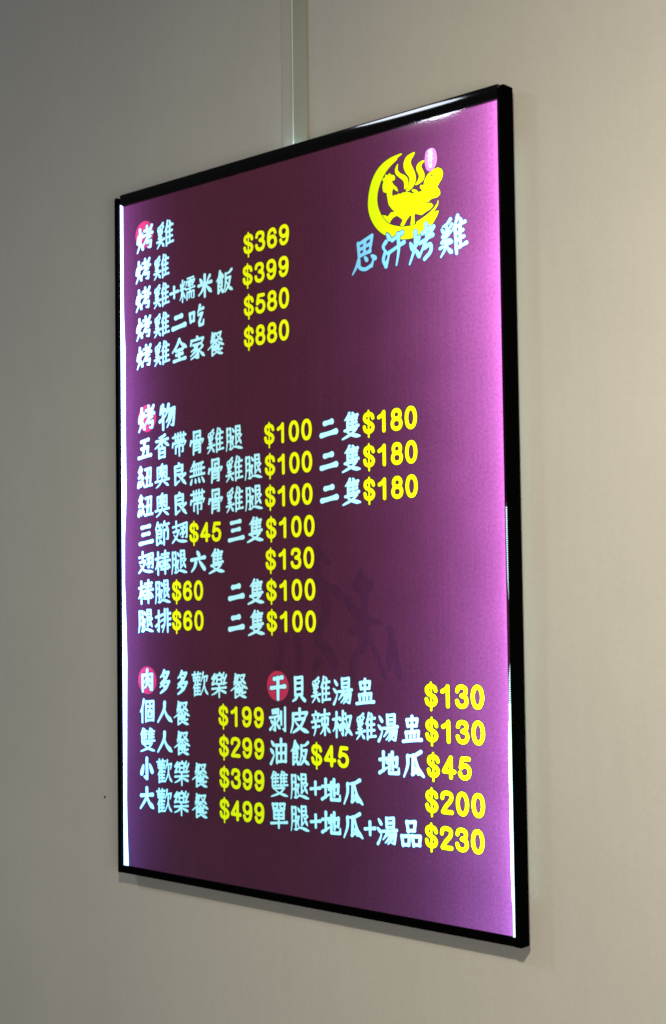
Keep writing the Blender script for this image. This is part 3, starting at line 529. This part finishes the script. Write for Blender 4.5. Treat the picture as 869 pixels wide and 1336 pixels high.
# ---------------------------------------------------------------- strokes -> distance field -> outline
def catmull(P, n=6):
    P = [2*P[0]-P[1]] + list(P) + [2*P[-1]-P[-2]]
    out = []
    for i in range(1, len(P)-2):
        for k in range(n):
            t = k/n
            out.append(0.5*((2*P[i]) + (P[i+1]-P[i-1])*t + (2*P[i-1]-5*P[i]+4*P[i+1]-P[i+2])*t*t + (3*P[i]-P[i-1]-3*P[i+1]+P[i+2])*t**3))
    out.append(P[-2]); return out
def wprof(kind, t):
    if kind == 'h': return 0.86 + 0.16*abs(2*t-1)**2 + (0.12 if t > 0.85 else 0)
    if kind == 'v': return 1.06 - 0.16*t + (0.08 if t < 0.12 else 0)
    if kind == 'p': return 1.12 - 0.62*t**1.4
    if kind == 'n': return 0.58 + 0.82*min(t/0.78, 1)**1.3 - (0.75*(t-0.78)/0.22 if t > 0.78 else 0)
    if kind == 'd': return 0.62 + 0.62*math.sin(min(1, t*1.1)*math.pi*0.62)
    if kind == 't': return 1.05 - 0.5*t
    if kind == 'g': return 1.0 - (0.4*(t-0.85)/0.15 if t > 0.85 else 0)
    if kind == 'b': return 0.52
    return 1.0
def segments(ch, size, seed=0, wmul=1.0, wild=0.0):
    """list of (ax, az, bx, bz, ra, rb) in millimetres about the character's centre"""
    segs = []
    r_ = random.Random(ord(ch)*7 + seed)
    def stroke(kind, P, w):
        if kind in 'pncdt' and len(P) > 1: Q = catmull(P, 5 if len(P) > 2 else 4)
        else:
            Q = []
            for a, b in zip(P[:-1], P[1:]):
                for k in range(4): Q.append(a + (b-a)*k/4)
            Q.append(P[-1])
        L = [0]
        for a, b in zip(Q[:-1], Q[1:]): L.append(L[-1] + float(np.hypot(*(b-a))))
        for i in range(len(Q)-1):
            segs.append((*Q[i], *Q[i+1], w*wprof(kind, L[i]/L[-1]), w*wprof(kind, L[i+1]/L[-1])))
    if ch in '$0123456789':
        u = size/100
        for s in COMP[ch].split(';'):
            kind, rest = s[0], [tuple(map(float, q.split(','))) for q in s[1:].split()]
            if kind == 'o':
                (cx, cy), (rx, ry) = rest
                P = [np.array([(cx-35+rx*abs(math.cos(a))**.85*math.copysign(1, math.cos(a)))*u, -(cy-50+ry*math.sin(a))*u]) for a in np.linspace(0, 2*math.pi, 29)]
                for a, b in zip(P[:-1], P[1:]): segs.append((*a, *b, 9.0*u, 9.0*u))
            else:
                stroke(kind, [np.array([(x-35)*u, -(y-50)*u]) for x, y in rest], 9.0*u)
        return segs
    w = WIDTH.get(ch, 11)*0.5*size/100*wmul*0.95
    for comp, x0, y0, x1, y1 in CHAR[ch]:
        for s in COMP[comp].split(';'):
            kind = s[0]; P = []
            for q in s[1:].split():
                x, y = map(float, q.split(','))
                X = x0 + x*(x1-x0)/100; Y = y0 + y*(y1-y0)/100
                # keep round ends inside the character's square
                X = 50 + (X-50)*(1 - 0.008*WIDTH.get(ch, 11)) + r_.uniform(-.8, .8)
                Y = 50 + (Y-50)*(1 - 0.007*WIDTH.get(ch, 11)) + r_.uniform(-.8, .8)
                if wild:
                    X += wild*6*math.sin(Y/26 + seed); Y += wild*5*math.sin(X/23 + seed)
                P.append(np.array([(X-50)*size/100, -(Y-50)*size/100 + 0.085*(X-50)*size/100]))
            stroke(kind, P, w*(1 + wild*r_.uniform(-.45, .55)))
    return segs
STEP = 0.55
class Field:
    def __init__(self, F, x0, z0): self.F, self.x0, self.z0 = F, x0, z0
    def contour(self, lev):
        F = self.F - lev; nx, nz = F.shape
        F = np.where(np.abs(F) < 1e-4, 1e-4, F)
        ids, verts, edges = {}, [], []
        def vid(i, j, d):
            k = (i, j, d)
            if k not in ids:
                a = F[i, j]; b = F[i+1, j] if d == 0 else F[i, j+1]
                t = min(max(a/(a-b), 0.04), 0.96); ids[k] = len(verts)
                verts.append((self.x0 + (i + (t if d == 0 else 0))*STEP, self.z0 + (j + (t if d == 1 else 0))*STEP))
            return ids[k]
        S = F < 0
        c = S[:-1, :-1]*1 + S[1:, :-1]*2 + S[1:, 1:]*4 + S[:-1, 1:]*8
        for i, j in zip(*np.nonzero((c > 0) & (c < 15))):
            k = c[i, j]
            e = {'b': (i, j, 0), 'r': (i+1, j, 1), 't': (i, j+1, 0), 'l': (i, j, 1)}
            T = {1: 'bl', 2: 'br', 3: 'lr', 4: 'rt', 6: 'bt', 7: 'lt', 8: 'lt', 9: 'bt', 11: 'rt', 12: 'lr', 13: 'br', 14: 'bl', 5: 'blrt', 10: 'brlt'}[int(k)]
            for q in range(0, len(T), 2): edges.append((vid(*e[T[q]]), vid(*e[T[q+1]])))
        return verts, edges
    def sample(self, x, z):
        u = (x - self.x0)/STEP; v = (z - self.z0)/STEP
        nx, nz = self.F.shape
        ok = (u > 0) & (v > 0) & (u < nx-1) & (v < nz-1)
        i = np.clip(u.astype(int), 0, nx-2); j = np.clip(v.astype(int), 0, nz-2); a = u-i; b = v-j
        F = self.F
        r = F[i, j]*(1-a)*(1-b) + F[i+1, j]*a*(1-b) + F[i, j+1]*(1-a)*b + F[i+1, j+1]*a*b
        return np.where(ok, r, 9.0)
def grid(x0, x1, z0, z1):
    xs = np.arange(x0, x1+STEP, STEP); zs = np.arange(z0, z1+STEP, STEP)
    return np.meshgrid(xs, zs, indexing='ij')
def field_strokes(segs):
    S = np.array(segs)
    x0 = min(S[:, 0].min(), S[:, 2].min()) - 7; x1 = max(S[:, 0].max(), S[:, 2].max()) + 7
    z0 = min(S[:, 1].min(), S[:, 3].min()) - 7; z1 = max(S[:, 1].max(), S[:, 3].max()) + 7
    X, Z = grid(x0, x1, z0, z1); F = np.full(X.shape, 9.0)
    for ax, az, bx, bz, ra, rb in segs:
        dx, dz = bx-ax, bz-az; L = dx*dx + dz*dz + 1e-9
        t = np.clip(((X-ax)*dx + (Z-az)*dz)/L, 0, 1)
        F = np.minimum(F, np.hypot(X-ax-t*dx, Z-az-t*dz) - (ra + (rb-ra)*t))
    return Field(F, x0, z0)
def inside(poly, x, z):
    r = np.zeros(x.shape, bool); n = len(poly)
    for k in range(n):
        (ax, az), (bx, bz) = poly[k], poly[(k+1) % n]
        if az == bz: continue
        r ^= ((az > z) != (bz > z)) & (x < (bx-ax)*(z-az)/(bz-az) + ax)
    return r
def field_polys(polys, holes=(), soft=0.0):
    P = np.array([p for q in polys for p in q])
    X, Z = grid(P[:, 0].min()-5, P[:, 0].max()+5, P[:, 1].min()-5, P[:, 1].max()+5)
    def sd(poly):
        D = np.full(X.shape, 99.0)
        for k in range(len(poly)):
            (ax, az), (bx, bz) = poly[k], poly[(k+1) % len(poly)]
            dx, dz = bx-ax, bz-az; t = np.clip(((X-ax)*dx + (Z-az)*dz)/(dx*dx+dz*dz+1e-9), 0, 1)
            D = np.minimum(D, np.hypot(X-ax-t*dx, Z-az-t*dz))
        return np.where(inside(poly, X, Z), -D, D)
    F = np.full(X.shape, 9.0)
    for p in polys: F = np.minimum(F, sd(p))
    for h in holes: F = np.maximum(F, -sd(h))
    return Field(F - soft, X[0, 0], Z[0, 0])

# ---------------------------------------------------------------- the printed film: one exact tiling of inks
# the film is narrower than the frame and a little wavy at its cut edges
LEFT = [(-292.6, 422), (-292.6, 310), (-291.9, 271), (-289.9, 241), (-289.9, 191), (-290.1, 132), (-289.3, 53), (-290.4, 24), (-292.9, -5),
        (-293.4, -64), (-291.4, -103), (-289.4, -161), (-290.2, -219), (-290.6, -257), (-291.6, -334), (-290.9, -373), (-288.6, -422)]
RIGHT = [(297.4, -422), (296.6, -351), (296.4, -238), (297.2, -200), (298.1, -166), (299.3, -155), (300.9, -143), (301.0, -102), (299.8, -88), (298.7, -66), (298.4, -20), (298.4, 6), (299.4, 11), (301.2, 16), (301.2, 422)]
LS = [(float(np.interp(-z, [-q[1] for q in LEFT], [q[0] for q in LEFT])), float(z)) for z in np.linspace(422, -422, 60)]
VERTS, EDGES = [], []
def add(verts, edges, dx=0.0, dz=0.0):
    b = len(VERTS)
    VERTS.extend((x+dx, z+dz) for x, z in verts); EDGES.extend((a+b, c+b) for a, c in edges)
def ring(poly): add(poly, [(k, (k+1) % len(poly)) for k in range(len(poly))])
film_poly = LS + RIGHT
ring(film_poly)
margin = [(x+2.4, z) for x, z in LS]; margin[0] = (margin[0][0], 422.0)
add(margin, [(k, k+1) for k in range(len(margin)-1)])

items = []      # (object name, label, kind, [(field, dx, dz)], ink level materials)
cache = {}
def glyph(ch, size, wmul=1.0, wild=0.0, seed=0):
    k = (ch, size, wmul, wild, seed)
    if k not in cache:
        f_ = field_strokes(segments(ch, size, seed, wmul, wild)); cache[k] = (f_, f_.contour(0.0), f_.contour(0.95))
    return cache[k]
for kind, s, xs, zs in TEXT:
    pl = []
    for i, (ch, x, z) in enumerate(zip(s, xs, zs)):
        if kind == 'price': size, args = 24.6, {}
        elif kind == 'heading': size, args = 33.0, {}
        elif kind == 'brand': size, args = 39.0, dict(wild=0.14, seed=i+1)
        else: size, args = 30.0, {}
        g_ = glyph(NAME[ch] if kind == 'brand' else ch, size, **args)
        add(*g_[1], x, z); add(*g_[2], x, z); pl.append((g_[0], x, z))
    nm, lb, mats = {'price': ('price', 'yellow price reading ', (INK_YEL, INK_LINE_Y)), 'heading': ('menu_heading', 'pale cyan heading reading ', (INK_CYAN, INK_LINE_C)),
                    'heading2': ('menu_heading', 'pale cyan heading reading ', (INK_CYAN, INK_LINE_C)), 'item': ('menu_line', 'pale cyan menu line reading ', (INK_CYAN, INK_LINE_C)),
                    'brand': ('shop_name', 'pale cyan brush lettering reading ', (INK_BRAND, INK_LINE_C))}[kind]
    items.append((nm, lb + s, pl, mats, 0.95))
def smooth(poly):
    out = []
    for (ax, az), (bx, bz) in zip(poly, poly[1:]+poly[:1]):
        out += [(ax*.75+bx*.25, az*.75+bz*.25), (ax*.25+bx*.75, az*.25+bz*.75)]
    return out
CRESCENT, SEAL = smooth(smooth(CRESCENT)), smooth(smooth(SEAL))
STEAM = [smooth(smooth(p)) for p in STEAM]; WASH = [smooth(p) for p in WASH]
# the seal beside the steam
cx = sum(p[0] for p in SEAL)/len(SEAL); cz = sum(p[1] for p in SEAL)/len(SEAL)
pl = []
for ch, dz, sz in (('思', 6.2, 7.4), ('汗', -0.6, 7.2), ('口', -7.2, 5.6)):
    g_ = glyph(ch, sz*1.0, 0.85); add(*g_[1], cx, cz+dz); pl.append((g_[0], cx, cz+dz))
items.append(('seal_mark', 'tiny white marks in the seal', pl, (INK_SEALW, None), None))
def shape(name, label, fld, mats, lev):
    add(*fld.contour(0.0))
    if lev: add(*fld.contour(lev))
    items.append((name, label, [(fld, 0.0, 0.0)], mats, lev))
shape('seal', 'small pink oval seal', field_polys([SEAL], soft=1.2), (INK_SEAL, INK_EMB_LINE), 0.8)
shape('emblem_ring', 'yellow brush crescent round the rooster', field_polys([CRESCENT, STREAK], soft=0.2), (INK_EMB, INK_EMB_LINE), 0.9)
shape('rooster', 'yellow rooster silhouette', field_polys([ROOSTER], [SLIT_A, SLIT_B], soft=0.1), (INK_EMB, INK_EMB_LINE), 0.9)
for p in STEAM: shape('steam_wisp', 'yellow wisp of steam above the rooster', field_polys([p], soft=0.2), (INK_EMB, INK_EMB_LINE), 0.9)
for (x, z) in CIRCLES:
    c_ = [(x+17.2*math.cos(a), z+17.2*math.sin(a)) for a in np.linspace(0, 2*math.pi, 61)[:-1]]
    shape('red_disc', 'red disc behind the first character of a heading', field_polys([c_]), (INK_RED, None), None)
WF = field_polys(WASH, soft=1.2); add(*WF.contour(0.0))

vs = [Vector(v) for v in VERTS]
tv, te, tf, *_ = geometry.delaunay_2d_cdt(vs, EDGES, [], 0, 1e-4, False)
V = np.array([tuple(v) for v in tv]); T = np.array([f_[:3] for f_ in tf])
C = V[T].mean(axis=1); cx_, cz_ = C[:, 0], C[:, 1]
owner = np.full(len(T), -1); slot = np.zeros(len(T), int)
inside_film = inside(film_poly, cx_, cz_)
for idx, (nm, lb, pl, mats, lev) in enumerate(items):              # full ink first come, first served
    for fld, dx, dz in pl:
        x0, x1 = fld.x0+dx, fld.x0+dx+STEP*fld.F.shape[0]; z0, z1 = fld.z0+dz, fld.z0+dz+STEP*fld.F.shape[1]
        w = np.nonzero((cx_ > x0) & (cx_ < x1) & (cz_ > z0) & (cz_ < z1) & ((owner < 0) | (slot == 1)))[0]
        d = fld.sample(cx_[w]-dx, cz_[w]-dz)
        fill = w[d < 0]
        # an outline of a character covers shapes that lie under it, never another character
        fill = fill[(owner[fill] < 0)]  if not lb.startswith(('pale', 'yellow price')) else fill
        owner[fill] = idx; slot[fill] = 0
        if lev:
            o_ = w[(d >= 0) & (d < lev)]; o_ = o_[owner[o_] < 0]; owner[o_] = idx; slot[o_] = 1
def sub(mask, name):
    t = T[mask]; u, inv = np.unique(t, return_inverse=True)
    me = bpy.data.meshes.new(name)
    co = np.zeros((len(u), 3)); co[:, 0] = V[u, 0]/1000; co[:, 2] = V[u, 1]/1000
    tri = inv.reshape(-1, 3)
    a, b, c = co[tri[:, 0]], co[tri[:, 1]], co[tri[:, 2]]
    nrm = (b[:, 2]-a[:, 2])*(c[:, 0]-a[:, 0]) - (b[:, 0]-a[:, 0])*(c[:, 2]-a[:, 2])
    tri = np.where((nrm < 0)[:, None], tri, tri[:, ::-1])
    me.from_pydata(co.tolist(), [], tri.tolist()); return me
bgm = inside_film & (owner < 0)
lx = np.interp(-cz_, [-q[1] for q in margin], [q[0] for q in margin])
wash = WF.sample(cx_, cz_) < 0
film = link('printed_film', sub(bgm & (cx_ > lx) & ~wash, 'printed_film'), INK_BG, sign, 'purple printed film with a wavy left edge')
link('bare_margin', sub(bgm & (cx_ <= lx), 'bare_margin'), INK_MARGIN, film)
link('brush_pattern', sub(bgm & (cx_ > lx) & wash, 'brush_pattern'), INK_WASH, film, 'faint darker brush strokes in the purple ground')
for idx, (nm, lb, pl, mats, lev) in enumerate(items):
    msk = inside_film & (owner == idx)
    if not msk.any(): continue
    me = sub(msk, nm)
    o = link(nm, me, [q for q in mats if q], film, lb)
    if mats[1]:
        me.polygons.foreach_set('material_index', slot[msk].astype(np.int32))
print('film triangles', len(T))
